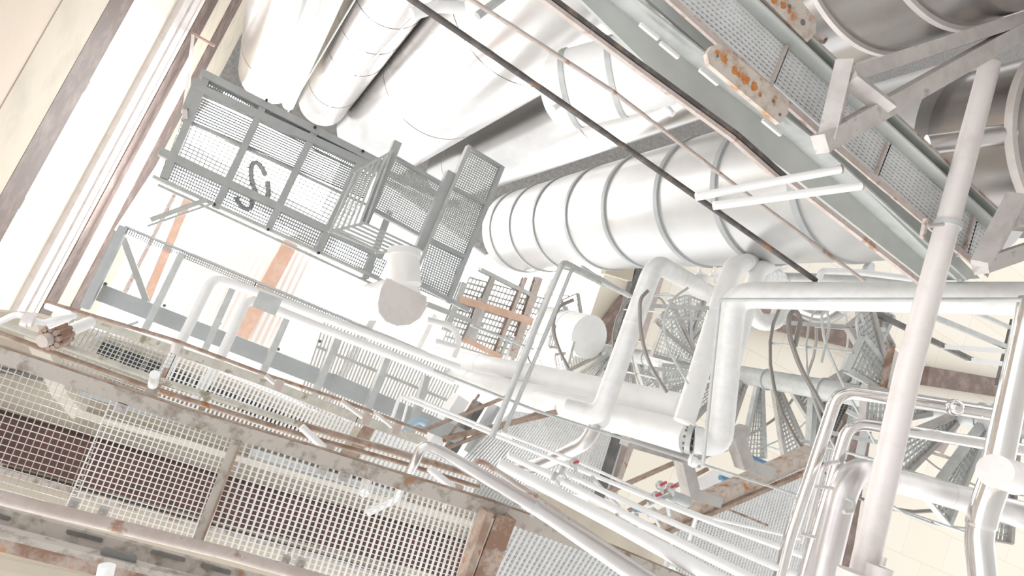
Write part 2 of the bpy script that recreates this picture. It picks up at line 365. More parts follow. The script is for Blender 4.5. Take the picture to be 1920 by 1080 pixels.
e = empty('insulated_drum', P(1110, 170, 5), 'short fat white insulated drum crossing in front of the ducts', 'drum')
a = P(1052, 172, 4.9); b = P(1250, 120, 4.3); mb = MB(); d = (b-a).normalized(); r = M(72, a)
mb.tube([a-d*.12, a-d*.08, a, b, b+d*.1], [r*.55, r*.8, r, r, r*.8], 48); obj('shell', mb, WHITE, e)
for t in (.12, .55):
    mb = MB(); p = a.lerp(b, t); mb.tube([p-d*.02, p+d*.02], r*1.03, 48); obj('band', mb, GALV, e)
pipe('drum_nozzle', [(1262, 215, 4.5), (1240, 190, 4.6)], 6, WHITE, 'small', parent=e)
pipe('drum_nozzle', [(1035, 205, 4.6), (1050, 195, 4.7)], 6, WHITE, 'small', parent=e)
# ducts at top right
duct('large_vessel', (1640, 112), (1480, -260), 4.6, (1575, 60), ALUD, 'huge dull steel vessel filling the top right corner', 'vessel', seams=[(1582, 60), (1720, 10)], seamw=.03, seamh=.035, seam_m=PINK)
duct('round_duct', (1900, 112), (1900, 430), 5.2, (1700, 280), ALUD, 'bare grey steel trunk below the ringed tank at the right edge', seams=[(1728, 260), (1900, 260)], seamw=.05, seamh=.05, seam_m=PINK)
pipe('branch_pipe', [(1738, 272, 2.95), (1990, 238, 2.5)], 19, STAIN, 'bare steel branch pipe crossing to the right edge', n=24)
pipe('duct_stub', [(895, 30, 5), (950, -10, 5)], 8, GALV, 'short grey rod end lying against the wide shiny duct')
mb = MB(); 
for k in range(6):
    p = P(772+k*16, 18-k*2+abs(k-3)*3, 5.2); mb.tube([p, P(788+k*16, 16-k*2+abs(k-2)*3, 5.2)], .05, 10)
tag(obj('flex_collar', mb, WHITE), 'crumpled white collar at the top edge above the dull duct', 'collar')

# =================================================================== UPPER LEFT PLATFORM
HP = 8.5
e = empty('access_platform', P(480, 300, HP), 'upper grey grating platform beside the left wall', 'platform')
def pb(name, a, b, wp, m=GREY, ht=.16, h=HP, kind='box'): return beam(name, a, b, h, wp, m, '', '', kind, ht, parent=e)
pb('edge_beam', (377, 138), (720, 311), 13, GREY, .2); pb('longitudinal_beam', (366, 163), (838, 377), 14)
pb('longitudinal_beam', (300, 284), (718, 480), 14); pb('edge_beam', (287, 331), (742, 538), 6, GALV); pb('edge_pipe', (296, 346), (750, 556), 5, GALV, .06)
pb('longitudinal_beam', (345, 222), (690, 385), 5, GALV, .05, HP+.1)
for a, b in (((388, 145), (308, 335)), ((372, 150), (350, 205)), ((497, 192), (404, 390)), ((593, 240), (502, 432)), ((684, 286), (594, 474)), ((730, 395), (684, 522))):
    pb('cross_member', a, b, 13)
pb('end_channel', (368, 152), (345, 210), 10, GALV)
grating(e, [(384, 152), (712, 311), (700, 334), (372, 172)], HP+.16, 80, 3, GREY, .45, .4)
grating(e, [(366, 180), (700, 334), (683, 372), (340, 225)], HP+.18, 76, 10, GREY, .22, .52)
grating(e, [(344, 222), (683, 372), (640, 440), (320, 284)], HP+.18, 40, 10, GALV, .14, .2)
grating(e, [(312, 300), (725, 490), (708, 525), (300, 332)], HP+.16, 96, 6, GREY, .4, .35)
for a in ((500, 187), (591, 238), (681, 283), (402, 383), (503, 430), (598, 474)):
    mb = MB(); p = P(a[0], a[1], HP-.12); mb.tube([p, p+UP*.08], M(2.6, p), 8); obj('bolt', mb, BLACK, e)
# hose coils on the platform
for cx, cy, l in ((485, 345, 'upper coil of ribbed hose seen through the upper platform grating'), (455, 365, 'lower bend of ribbed hose below the hose coil on the upper platform')):
    mb = MB(); pts = []
    for k in range(17):
        t = k/16*math.pi*(1.9 if cy < 350 else 1); pts.append(P(cx+14*math.cos(t)+8*math.sin(t), cy+36*math.sin(t) if cy < 350 else cy+22*math.sin(t)+8, HP+.4))
    mb.tube([q_-UP*.2 for q_ in pts], .03, 8, seam=.05, seamr=1.4); tag(obj('ribbed_hose', mb, GALV), l, 'hose')
# stairway at the platform's right end
e = empty('steel_stair', P(740, 400, 7.6), 'steep grey steel stair with round bars joining the upper platform', 'stair')
def sb(name, a, b, wp, h=7.6, m=GREY, ht=.12, kind='box'): return beam(name, a, b, h, wp, m, '', '', kind, ht, parent=e)
sb('stringer', (746, 266), (684, 418), 15); sb('stringer', (846, 322), (786, 466), 15); sb('stringer', (878, 274), (771, 527), 6, m=GALV)
for k in range(7):
    t = k/6; sb('bar', (668+t*66, 322-t*38), (619+t*66, 434-t*14), 3.5, 7.5, GALV, .04)
sb('handrail', (664, 324), (738, 282), 4, 7.5, GALV, .04); sb('handrail', (616, 435), (684, 418), 5, 7.5, GALV, .04); sb('handrail', (704, 474), (784, 464), 5, 7.5, GALV, .04)
for k in range(6):
    t = k/5; sb('bar', (622+t*62, 433-t*15), (716+t*68, 473-t*8), 3.5, 7.5, GALV, .04)
grating(e, [(742, 298), (826, 345), (784, 440), (698, 392)], 8.0, 22, 26, GALV, .3, .4)
sb('rim', (742, 296), (828, 345), 6, 7.9); sb('rim', (700, 394), (786, 440), 6, 7.9)
# right-hand panel column
e = empty('mesh_panel_tower', P(870, 430, 8.2), 'tall grey mesh panel column right of the steel stair', 'cage')
grating(e, [(878, 278), (940, 315), (910, 384), (846, 352)], 8.2, 16, 18, GALV, .3, .35)
grating(e, [(844, 354), (908, 384), (872, 482), (806, 450)], 8.2, 18, 26, GALV, .35, .4)
grating(e, [(806, 452), (868, 482), (840, 566), (780, 540)], 8.2, 14, 20, GREY, .35, .4)
for a, b, wp in (((942, 312), (840, 568), 8), ((846, 350), (912, 382), 6), ((804, 450), (872, 481), 7), ((876, 274), (942, 314), 5), ((772, 525), (880, 582), 8)):
    beam('frame', a, b, 8.1, wp, GREY, '', '', ht=.1, parent=e)
# bevelled white duct with cut end
e = empty('cut_end_duct', P(755, 560, 7.2), 'white round duct with a beige slanted cut end below the steel stair', 'duct')
pipe('neck', [(757, 478, 7.4), (762, 535, 7.3)], 28, WHITE, '', parent=e, n=32)
pipe('collar', [(758, 470, 7.38), (757, 482, 7.36)], 31, WHITE, '', parent=e, n=32)
pipe('body', [(752, 560, 7.3), (655, 570, 9.0)], [42, 30], WHITE, '', parent=e, n=32)
mb = MB(); poly(mb, [(726, 521), (800, 556), (799, 578), (788, 596), (768, 609), (745, 611), (724, 603), (711, 586), (709, 566), (714, 542)], 6.9, .05)
obj('end_shield', mb, PINK, e)

# =================================================================== GALLERY BELOW THE PLATFORM
HG = 6.3
e = empty('grey_gallery', P(480, 640, HG), 'grey steel gallery with wide side plate running below the upper platform', 'gallery')
def gb(name, a, b, wp, m=GREY, ht=.12, h=HG, kind='box', h2=None): return beam(name, a, b, h, wp, m, '', '', kind, ht, parent=e, h2=h2)
gb('end_channel', (232, 424), (158, 578), 15); gb('top_rail', (234, 424), (800, 661), 4, GALV, .06)
mbq = grating(e, [(236, 428), (480, 530), (476, 538), (232, 437)], HG+.05, 60, 2, GREY, .4, .3)
grating(e, [(480, 530), (790, 660), (786, 668), (476, 538)], HG+.05, 70, 2, GREY, .4, .3)
for a, b in (((186, 548), (420, 638)), ((420, 638), (620, 716)), ((620, 716), (870, 822))): gb('side_plate', a, b, 31, GREY, .05, HG+.12)
for a, b in (((342, 474), (272, 618)), ((438, 536), (382, 660)), ((540, 590), (490, 705)), ((634, 630), (580, 765)), ((727, 668), (680, 790)), ((800, 705), (765, 830))):
    gb('cross_member', a, b, 12, GALV, .1, HG-.05)
gb('brace', (231, 446), (275, 566), 11, GALV, .05, HG+.3)
for a in ((197, 532), (308, 573), (412, 606), (600, 640), (522, 655)):
    mb = MB(); p = P(a[0], a[1], HG+.1); mb.tube([p, p+UP*.05], M(3, p), 8); obj('bolt', mb, DARK, e)
for a, b, wp, l in (((282, 412), (388, 374), 9, 'pale diagonal brace hanging left under the upper platform'), ((276, 424), (400, 381), 4, 'thin brace just below the pale diagonal brace'), ((158, 640), (258, 604), 5, 'thin pale brace low on the left behind the rails')):
    beam('diagonal_brace', a, b, 8.35 if a[1] < 500 else 6.2, wp, GALV, l, 'brace', ht=.05)
# deck of bars behind the gallery
e = empty('bar_deck', P(620, 680, 7.6), 'fine barred deck seen through the gallery behind the twin pipes', 'deck')
grating(e, [(610, 600), (870, 700), (790, 860), (560, 750)], 8.4, 44, 3, GALV, .4, .1)
# twin pipes
pipe('insulated_pipe', [(300, 716, 5.1), (340, 640, 5.4), (399, 520, 5.75), (505, 556, 5.75), (800, 668, 5.9), (860, 690, 5.9)], 10, WHITE, 'upper of the two parallel white pipes bending down at left of the gallery', seam=.9)
pipe('insulated_pipe', [(362, 752, 5.0), (405, 690, 5.2), (463, 560, 5.6), (520, 582, 5.6), (795, 690, 5.7), (850, 715, 5.7)], 10, WHITE, 'lower of the two parallel white pipes along the gallery', seam=.9)
mb = MB(); poly(mb, [(487, 545), (530, 561), (516, 592), (473, 575)], 5.35, .03); tag(obj('pipe_saddle', mb, GALV), 'small flat plate clasping the twin white pipes', 'bracket')

# =================================================================== BIG WHITE UPRIGHT PIPES
pipe('large_insulated_pipe', [(820, 668, 9.4), (1010, 706, 6.8), (1280, 765, 4.9)], [16, 22, 27], WHITE, 'thick white pipe, upper one of the pair ending at the square elbow', seam=1.3, n=32, bend=0)
pipe('large_insulated_pipe', [(800, 690, 9.2), (1010, 745, 6.4), (1292, 822, 4.6)], [13, 22, 32], WHITE, 'thick white pipe, lower one of the pair, ending in bolted flanges', seam=1.3, n=32, bend=0)
pipe('large_insulated_pipe', [(935, 725, 7.4), (1125, 782, 5.2)], [16, 24], WHITE, 'short thick white pipe joining the leaning upright pipe at its foot', seam=1.0, n=32, bend=0)
# cross headers
pipe('insulated_pipe', [(1062, 766, 4.7), (1124, 783, 4.5), (1228, 492, 4.5), (1420, 600, 6.0)], 19, WRAP, 'leaning white pipe rising from the thick pair to just under the ringed tank', seam=.5, n=32, bend=2.2)
pipe('insulated_pipe', [(1283, 790, 4.5), (1372, 500, 4.7), (1430, 485, 5.6)], 20, WHITE, 'white pipe just left of the square-cornered pipe', seam=.5, n=28, bend=2.2)
pipe('insulated_pipe', [(1372, 680, 4.8), (1420, 505, 5.0), (1480, 490, 6)], 17, WHITE, 'white pipe bending behind the long level pipe, second elbow under the ringed tank', seam=.35, n=28)
pipe('insulated_pipe', [(1405, 560, 5.2), (1425, 520, 5.2), (1460, 516, 5.4), (1482, 560, 5.6)], 16, WRAP, 'third wrapped elbow under the ringed tank', seam=.12, n=28)
pipe('insulated_pipe', [(1405, 575, 5.6), (1420, 603, 5.6), (1455, 606, 5.6), (1468, 570, 5.6)], 16, WRAP, 'segmented grey U bend hanging below the long level pipe', seam=.1, n=28)
pipe('insulated_pipe', [(1500, 572, 6.0), (1545, 590, 5.8), (1575, 570, 5.6)], 22, ALU, 'shiny rounded bend right of the segmented U bend', n=28)
o, q, r = pipe('square_cornered_pipe', [(1302, 826, 4.1), (1348, 832, 4.0), (1375, 553, 4.0), (1980, 561, 2.55)], [24, 25, 25, 33], WRAP, 'big wrapped white pipe turning a square corner and running level to the right edge', n=36, bend=1.6, seam=.55, seamr=1.012)
pipe('conduit', [(1318, 872, 3.8), (1350, 562, 3.7), (1980, 562, 2.3)], [3.5, 3.5, 4.5], GALV, 'thin conduit following the square-cornered pipe', n=10)
# flanges
e = empty('flange_pair', P(1300, 825, 4.15), 'pair of bolted round flanges at the end of the lower thick pipe', 'flange')
ax = (P(1340, 834, 4.1)-P(1290, 822, 4.25)).normalized()
for t in (0, 1):
    p = P(1294+t*15, 824+t*3, 4.2); mb = MB(); mb.tube([p-ax*.02, p+ax*.02], M(27, p), 28); obj('flange', mb, GALV, e)
    u = ax.orthogonal().normalized(); v = ax.cross(u)
    for k in range(10):
        a = k*math.pi/5; c_ = p+(u*math.cos(a)+v*math.sin(a))*M(21, p); mb = MB(); mb.tube([c_-ax*.04, c_+ax*.04], .01, 6); obj('bolt', mb, DARK, e)
e = empty('small_valve', P(1298, 864, 3.9), 'small round valve under the bolted flanges', 'valve')
mb = MB(); mb.ball(P(1300, 866, 3.9), .04); obj('valve_body', mb, WHITE, e); mb = MB(); mb.disc(P(1295, 862, 3.9), ax, M(11, P(1295, 862, 3.9)), .02); obj('handwheel', mb, WHITE, e)
pipe('valve_spout', [(1305, 868, 3.9), (1322, 864, 3.9)], 4, WHITE, '', parent=e)
# =================================================================== LARGE DIAGONAL PIPE
o, q, r = pipe('leaning_painted_pipe', [(1606, 1130, 2.6), (1702, 700, 2.6), (1856, 120, 2.6)], [25, 23, 18], PINK, 'large pinkish white pipe leaning across the whole right side', n=40, bend=0, seam=.0)
e = empty('pipe_clamp', P(1775, 425, 2.6), 'bolted clamp collar around the leaning pinkish pipe', 'clamp')
p = P(1777, 422, 2.6); d = (P(1856, 120, 2.6)-P(1702, 700, 2.6)).normalized(); mb = MB(); mb.tube([p-d*.015, p+d*.015], M(24, p), 32); obj('collar', mb, GALV, e)
pipe('bolt', [(1738, 424, 2.55), (1768, 420, 2.55)], 4, STAIN, '', parent=e); beam('ear', (1740, 410), (1733, 446), 2.52, 7, RUSTP, '', '', parent=e)
pipe('flange_collar', [(1600, 1090, 2.55), (1604, 1072, 2.55)], 32, PINK, '', parent=e, n=32)
# chrome pipes
pipe('polished_pipe', [(1455, 1110, 3.6), (1478, 1015, 3.6), (1572, 733, 3.6), (1690, 750, 3.3), (1880, 780, 3.0)], [12, 12, 12, 12, 13], CHROME, 'upper polished steel pipe bending right at lower right', n=24, bend=2.5, seam=.6)
mb = MB(); mb.ball(P(1790, 764, 3.0), M(16, P(1790, 764, 3.0))); tag(obj('ball_fitting', mb, CHROME), 'round polished fitting on the upper polished pipe', 'fitting')
pipe('polished_pipe', [(1500, 1100, 3.3), (1548, 935, 3.3), (1592, 792, 3.3), (1700, 808, 3.1), (1960, 850, 2.8)], [11, 11, 11, 11, 12], CHROME, 'lower polished steel pipe bending right beneath the upper one', n=24, bend=3)
pipe('grey_elbow_pipe', [(1535, 1110, 2.9), (1592, 878, 2.9), (1700, 905, 3.3), (1960, 978, 3.3)], [26, 25, 24, 26], STAIN, 'thick dull grey pipe with a wide elbow at lower right', n=36, bend=3.2, seam=.45, seamr=1.01)
pipe('small_tube', [(1505, 1020, 2.8), (1545, 870, 2.8), (1572, 866, 2.8)], 4.5, STAIN, 'small bent tube left of the wide grey elbow', n=12, bend=5)
for a, b, l in (((1530, 912), (1562, 916), 'short link between small tube and the wide elbow pipe, upper'), ((1500, 1000), (1530, 1008), 'short link between small tube and wide elbow pipe, lower')):
    pipe('tube_link', [(*a, 2.8), (*b, 2.78)], 3.5, STAIN, l, n=10)
pipe('hook_tube', [(1585, 932, 2.75), (1602, 940, 2.75), (1598, 960, 2.75), (1582, 960, 2.75)], 4, GREEN, 'small hooked tube beside the wide grey elbow', n=10)
e = empty('tee_pipe', P(1880, 850, 2.3), 'upright polished pipe at the right edge with a round capped tee', 'pipe')
pipe('upper_run', [(1935, 560, 2.4), (1868, 880, 2.4)], [22, 26], CHROME, '', parent=e, n=36)
pipe('tee_body', [(1866, 882, 2.25), (1900, 895, 2.4)], [30, 32], PINK, '', parent=e, n=36)
mb = MB(); mb.ball(P(1866, 884, 2.3), M(31, P(1866, 884, 2.3)), 20); obj('cap', mb, WHITE, e)
pipe('lower_run', [(1866, 900, 2.4), (1843, 965, 2.4), (1835, 1010, 2.4), (1846, 1110, 2.3)], [26, 26, 24, 24], CHROME, '', parent=e, n=36, bend=2, seam=.28)
mb = MB(); mb.tube([P(1650, 1062, 2.5), P(1636, 1120, 2.5)], M(24, P(1650, 1062, 2.5)), 28); mb.tube([P(1658, 1045, 2.5), P(1654, 1060, 2.5)], .015, 10)
tag(obj('small_canister', mb, PINK), 'small white canister at the bottom edge beside the leaning pipe', 'canister')
# pale level bars at right
for a, b, wp, m, l in (((1475, 605), (1660, 618), 8, GALV, 'pale level bar just below the long level pipe'), ((1755, 595), (1900, 655), 9, GALV, 'pale diagonal bar right of the leaning pipe, upper'),
                       ((1770, 650), (1900, 660), 9, WHITE, 'short white level bar right of the leaning pipe'), ((1820, 675), (1905, 685), 9, WHITE, 'lowest short white bar at the right edge'),
                       ((1620, 575), (1825, 675), 9, DARK, 'dark diagonal bar behind the leaning pipe'), ((1905, 600), (1875, 725), 9, DARK, 'dark upright bar beside the right edge'),
                       ((1830, 585), (1915, 622), 6, GALV, 'thin grey bar under the long pipe near the right edge'), ((1560, 812), (1690, 838), 8, GALV, 'pale bar crossing between the polished pipes'),
                       ((1700, 835), (1785, 860), 6, RUSTP, 'pink streaked thin bar right of the leaning pipe'), ((1213, 573), (1330, 578), 8, GALV, 'short pale bar right of the leaning white pipe, upper'),
                       ((1215, 690), (1300, 700), 7, GALV, 'short pale bar right of the leaning white pipe, lower'), ((1240, 595), (1320, 598), 5, GALV, 'thin pale bar between the two white pipes')):
    beam('level_bar', a, b, 4.6, wp, m, l, 'bar', ht=.05)
# cluster of pipes just under the ringed tank
pipe('service_pipe', [(1470, 518, 5.4), (1560, 520, 5.2), (1730, 530, 4.8)], 7, GALV, 'grey service pipe just above the long level pipe', n=14)
pipe('service_pipe', [(1534, 528, 4.9), (1540, 508, 4.9), (1610, 510, 4.9), (1720, 524, 4.7)], 6, WHITE, 'looped white service pipe above the long level pipe', n=14)
mb = MB(); p = P(1628, 506, 5.3); mb.disc(p, Vector((.3, .2, 1)).normalized(), M(15, p), .05)
tag(obj('blind_flange', mb, GALV), 'round bolted blind flange above the long level pipe', 'flange')
for x, l in ((1312, 'valve spindle hanging under the ringed tank, left one'), (1340, 'valve spindle hanging under the ringed tank, right one')):
    mb = MB(); mb.tube([P(x, 500, 5), P(x, 525, 5)], M(3, P(x, 500, 5)), 8); mb.disc(P(x, 515, 5), Vector((.2, 1, .3)).normalized(), M(9, P(x, 515, 5)), .02); mb.ball(P(x+8, 524, 5), .05)
    tag(obj('valve_spindle', mb, WHITE), l, 'valve')
for pts, l, r_ in (([(1055, 492), (1010, 600), (922, 820)], 'thin white tube descending steeply from below the ringed tank', 5), ([(1072, 505), (1030, 610), (945, 810)], 'second thin white tube just right of the steep one', 3.5)):
    pipe('thin_tube', [(pts[0][0]+60, pts[0][1]+30, 4.7)]+[(x, y, 4.0) for x, y in pts], r_, GALV, l, n=10)
pipe('thin_tube', [(1060, 492, 4.6), (1180, 555, 4.6)], 5, GALV, 'thin tube slanting right under the ringed tank', n=10)
pipe('thin_tube', [(1090, 500, 4.9), (1190, 560, 4.9)], 3.5, GALV, 'second thin tube slanting right under the ringed tank', n=10)

# =================================================================== RODS, WALKWAY AND BRACKETS AT TOP RIGHT
pipe('tie_rod', [(758, -10, 3.6), (1052, 192, 3.6), (1340, 393, 3.6), (1530, 526, 3.6)], 6.5, DRUST, 'long rusty tie rod, lowest of the three crossing the ducts', n=10, bend=0)
pipe('tie_rod', [(872, -8, 3.7), (1150, 172, 3.7), (1375, 345, 3.7), (1620, 526, 3.7)], 4.5, RUSTP, 'long pale rusty tie rod, middle of the three crossing the ducts', n=10, bend=0)
e = empty('angle_tie', P(1300, 210, 2.85), 'double tie bar, topmost of the three crossing the ducts', 'tie bar')
for dx, dy, wp, m in ((0, 0, 9, DRUST), (-9, 6, 8, RUSTP)):
    mb = MB(); q_ = [(1022, -12), (1200, 121), (1380, 252), (1472, 333)]
    for k in range(3): fatlink(mb, (q_[k][0]+dx, q_[k][1]+dy), (q_[k+1][0]+dx, q_[k+1][1]+dy), 2.85, wp, .03)
    obj('flat_bar', mb, m, e)
mb = MB(); fatlink(mb, (1470, 332), (1725, 530), 2.85, 9, .03); obj('flat_bar', mb, RUSTP, e)
# green beam
HB = 3.0
e = empty('green_beam', P(1500, 280, HB), 'wide grey-green steel beam below the top right walkway', 'beam')
mb = MB(); poly(mb, [(1080, -10), (1150, -10), (1500, 256), (1782, 522), (1735, 526), (1480, 325), (1240, 148)], HB, .02); obj('lower_flange', mb, GREEN, e)
mb = MB(); poly(mb, [(1205, -10), (1262, -10), (1560, 240), (1838, 522), (1795, 524), (1540, 275), (1330, 100)], HB-.12, .02); obj('upper_flange', mb, GREEN, e)
mb = MB(); fatlink(mb, (1150, -10), (1500, 262), HB-.05, 4, .18); fatlink(mb, (1500, 262), (1790, 524), HB-.05, 4, .18); obj('web', mb, GALV, e)
mb = MB()
for a in ((1200, 45), (1238, 80), (1312, 130), (1430, 225)):
    fatlink(mb, a, (a[0]+34, a[1]+28), HB-.1, 6, .02)
obj('clip', mb, WHITE, e)
# walkway
HWK = 2.75
e = empty('grating_walkway', P(1560, 230, HWK), 'grating walkway with rusty edges across the top right', 'walkway')
mb = MB(); fatlink(mb, (1228, -20), (1540, 258), HWK, 13, .06, 'L'); fatlink(mb, (1540, 258), (1845, 515), HWK, 13, .06, 'L'); obj('edge_angle', mb, RUSTP, e)
mb = MB(); fatlink(mb, (1385, -20), (1625, 205), HWK, 24, .14, 'S'); fatlink(mb, (1625, 205), (1875, 432), HWK, 24, .14, 'S'); obj('edge_channel', mb, GREEN, e)
mb = MB(); fatlink(mb, (1418, -20), (1640, 185), HWK-.03, 9, .03); fatlink(mb, (1640, 185), (1882, 408), HWK-.03, 9, .03); obj('edge_flange', mb, RUSTP, e)
grating(e, [(1246, -20), (1375, -20), (1478, 84), (1448, 158)], HWK+.04, 11, 22, BARS, .5, .5, .025)
grating(e, [(1450, 158), (1480, 84), (1668, 266), (1643, 330)], HWK+.04, 11, 24, BARS, .62, .62, .025)
grating(e, [(1645, 330), (1670, 268), (1832, 400), (1810, 478)], HWK+.04, 11, 24, BARS, .62, .62, .025)
grating(e, [(1812, 478), (1834, 402), (1880, 440), (1850, 505)], HWK+.04, 10, 7, BARS, .62, .62, .025)
for a, b in (((1479, 84), (1448, 160)), ((1669, 266), (1644, 334)), ((1832, 400), (1811, 480))): beam('cross_angle', a, b, HWK, 5, RUSTP, '', '', ht=.05, parent=e)
def rusty_plate(pts, holes, blots, label):
    e = empty('gusset_plate', P(*pts[0], HWK-.075), label, 'plate')
    mb = MB(); poly(mb, pts, HWK-.075, .03); obj('plate', mb, PLATE, e)
    for x, y, r_ in holes:
        mb = MB(); p = P(x, y, HWK-.075); mb.disc(p, UP, M(r_, p), .006, 14); obj('bolt_hole', mb, DARK, e)
    for x, y, r_ in blots:
        mb = MB(); p = P(x, y, HWK-.0752); k = 14; mb.prism([p+Vector((math.cos(i*6.2832/k), math.sin(i*6.2832/k), 0))*M(r_, p)*random.uniform(.7, 1.2) for i in range(k)], (0, 0, .004)); obj('rust_patch', mb, BLOTCH, e)
rusty_plate([(1326, 100), (1335, 86), (1352, 82), (1480, 188), (1478, 212), (1462, 232), (1330, 120)], [(1450, 190, 4), (1345, 105, 3), (1462, 215, 3)], [(1345, 98, 6), (1358, 112, 8), (1378, 132, 9), (1398, 150, 10), (1414, 162, 9), (1425, 178, 5), (1385, 140, 6)], 'rust blotched plate bolted on the near edge of the walkway')
rusty_plate([(1425, -14), (1490, -14), (1530, 36), (1530, 62), (1515, 78)], [(1505, 42, 6), (1480, 12, 4)], [(1452, 2, 7), (1468, 10, 8), (1480, 20, 6)], 'rust blotched plate at the top edge beyond the walkway')
pipe('hollow_stub', [(1547, 76, 2.7), (1530, 68, 2.75)], 7, RUSTP, 'short open pipe stub beside the top edge plate', n=14, hollow=.7)
# brackets
HK = 2.45
e = empty('triangular_bracket', P(1600, 200, HK), 'large triangular bracket of angle steel at the top right', 'bracket')
for n_, a, b, wp, k in (('long_arm', (1548, 268), (1990, 18), 33, 'L'), ('upper_arm', (1596, 140), (1990, 12), 26, 'L'), ('upright', (1597, 112), (1562, 262), 24, 'L'), ('cross_arm', (1592, 148), (1665, 205), 17, 'L')):
    beam(n_, a, b, HK, wp, BRK, '', '', 'box', .085, parent=e, up=Vector((.55, -.6, 1)))
e = empty('corner_bracket', P(1860, 470, HK), 'smaller angle bracket at the far end of the walkway by the right edge', 'bracket')
for n_, a, b, wp in (('upright', (1905, 372), (1838, 500), 34), ('arm', (1838, 500), (1960, 458), 28), ('stub', (1900, 420), (1960, 425), 14)): beam(n_, a, b, HK, wp, BRK, '', '', 'box', .085, parent=e, up=Vector((.55, -.6, 1)))
e = empty('open_pipe', P(1305, 369, 2.9), 'upper of two open-ended white pipes pointing at the walkway', 'pipe')
pipe('tube', [(1305, 369, 2.9), (1577, 317, 2.6)], 8, WHITE, '', parent=e, n=20, hollow=.72)
pa_, pb_ = P(1577, 317, 2.6), P(1305, 369, 2.9); d_ = (pa_-pb_).normalized(); mb = MB(); mb.tube([pa_-d_*.006, pa_+d_*.004], M(8.3, pa_), 20); obj('rusty_rim', mb, RUST, e)
mb = MB(); mb.tube([pa_-d_*.004, pa_+d_*.006], M(5.6, pa_), 20); obj('bore', mb, DARK, e)
e = empty('open_pipe', P(1338, 386, 2.85), 'lower of two open-ended white pipes pointing at the walkway', 'pipe')
pipe('tube', [(1338, 386, 2.85), (1616, 348, 2.55)], 8, WHITE, '', parent=e, n=20, hollow=.72)
pa_, pb_ = P(1616, 348, 2.55), P(1338, 386, 2.85); d_ = (pa_-pb_).normalized(); mb = MB(); mb.tube([pa_-d_*.006, pa_+d_*.004], M(8.3, pa_), 20); obj('rusty_rim', mb, RUST, e)
mb = MB(); mb.tube([pa_-d_*.004, pa_+d_*.006], M(5.6, pa_), 20); obj('bore', mb, DARK, e)
beam('steel_post_stub', (1803, 500), (1803, 528), 2.9, 9, GALV, 'short grey stub between the green beam end and the long level pipe', 'stub')

# =================================================================== SPIRAL STAIR (upright column, fanned treads)
colA = P(1600, 740, 4.9); cx, cy = colA.x, colA.y
def zcol(x, y):                                             # height at which the column is seen at a pixel
    _, k = azim(x, y); return math.hypot(cx, cy)/k+CAM.z
zl, zh = zcol(2050, 830), zcol(1085, 650)
print('SPIRAL', cx, cy, zl, zh)
e = empty('spiral_stair', (cx, cy, zl), 'grey spiral staircase with fanned grating treads around a long pole', 'staircase')
mb = MB(); mb.tube([(cx, cy, zl), (cx, cy, zh)],   .11, 20, seam=.8, seamr=1.15); obj('centre_pole', mb, GALV, e)
t_ = P(1455, 815, 6.05)-P(1440, 700, 6.05); PH = math.degrees(math.atan2(t_.y, t_.x)) - (6.05+CAM.z-zl-.1)/.215*27; rise = .215; nst = int((zh-zl)/rise); RT = .95
for i in range(nst):
    a = math.radians(i*27+PH); z = zl+.1+i*rise; d = Vector((math.cos(a), math.sin(a), 0)); s = Vector((-d.y, d.x, 0)); o0 = Vector((cx, cy, z))
    da = math.radians(10.5); i0 = o0+d*.1-s*.035; i1 = o0+d*.1+s*.035; u0 = o0+(d*math.cos(da)-s*math.sin(da))*RT; u1 = o0+(d*math.cos(da)+s*math.sin(da))*RT
    mb = MB(); th = Vector((0, 0, .045))
    mb.bar(i0, u0, .045, .06, kind='C', t=.006); mb.bar(i1, u1, .045, .06, kind='C', t=.006); mb.bar(u0, u1, .014, .07)
    m1 = MB()
    for k in range(1, 16):
        t = k/16; m1.bar(i0.lerp(u0, t), i1.lerp(u1, t), .008, .025)
    for k in range(1, 6): m1.bar(i0.lerp(i1, k/6), u0.lerp(u1, k/6), .006, .02)
    tr = obj('tread', mb, PEDES if i % 3 else GALV, e); g_ = obj('tread_grating', m1, GALV, tr)
hr = [Vector((cx+RT*1.02*math.cos(math.radians(k*13.5+PH)), cy+RT*1.02*math.sin(math.radians(k*13.5+PH)), zl+.1+k*rise/2+.95)) for k in range(nst*2-6)]
mb = MB(); mb.tube(hr, .018, 8); obj('handrail', mb, CABLE, e)
hr2 = [p-Vector((0, 0, .45)) for p in hr]; mb = MB(); mb.tube(hr2, .011, 8); obj('handrail', mb, GALV, e)
for i in range(0, nst, 2):
    a = math.radians(i*27+PH); p = Vector((cx+RT*math.cos(a), cy+RT*math.sin(a), zl+.1+i*rise)); mb = MB(); mb.tube([p, p+Vector((0, 0, .95))], .012, 8); obj('baluster', mb, GALV, e)
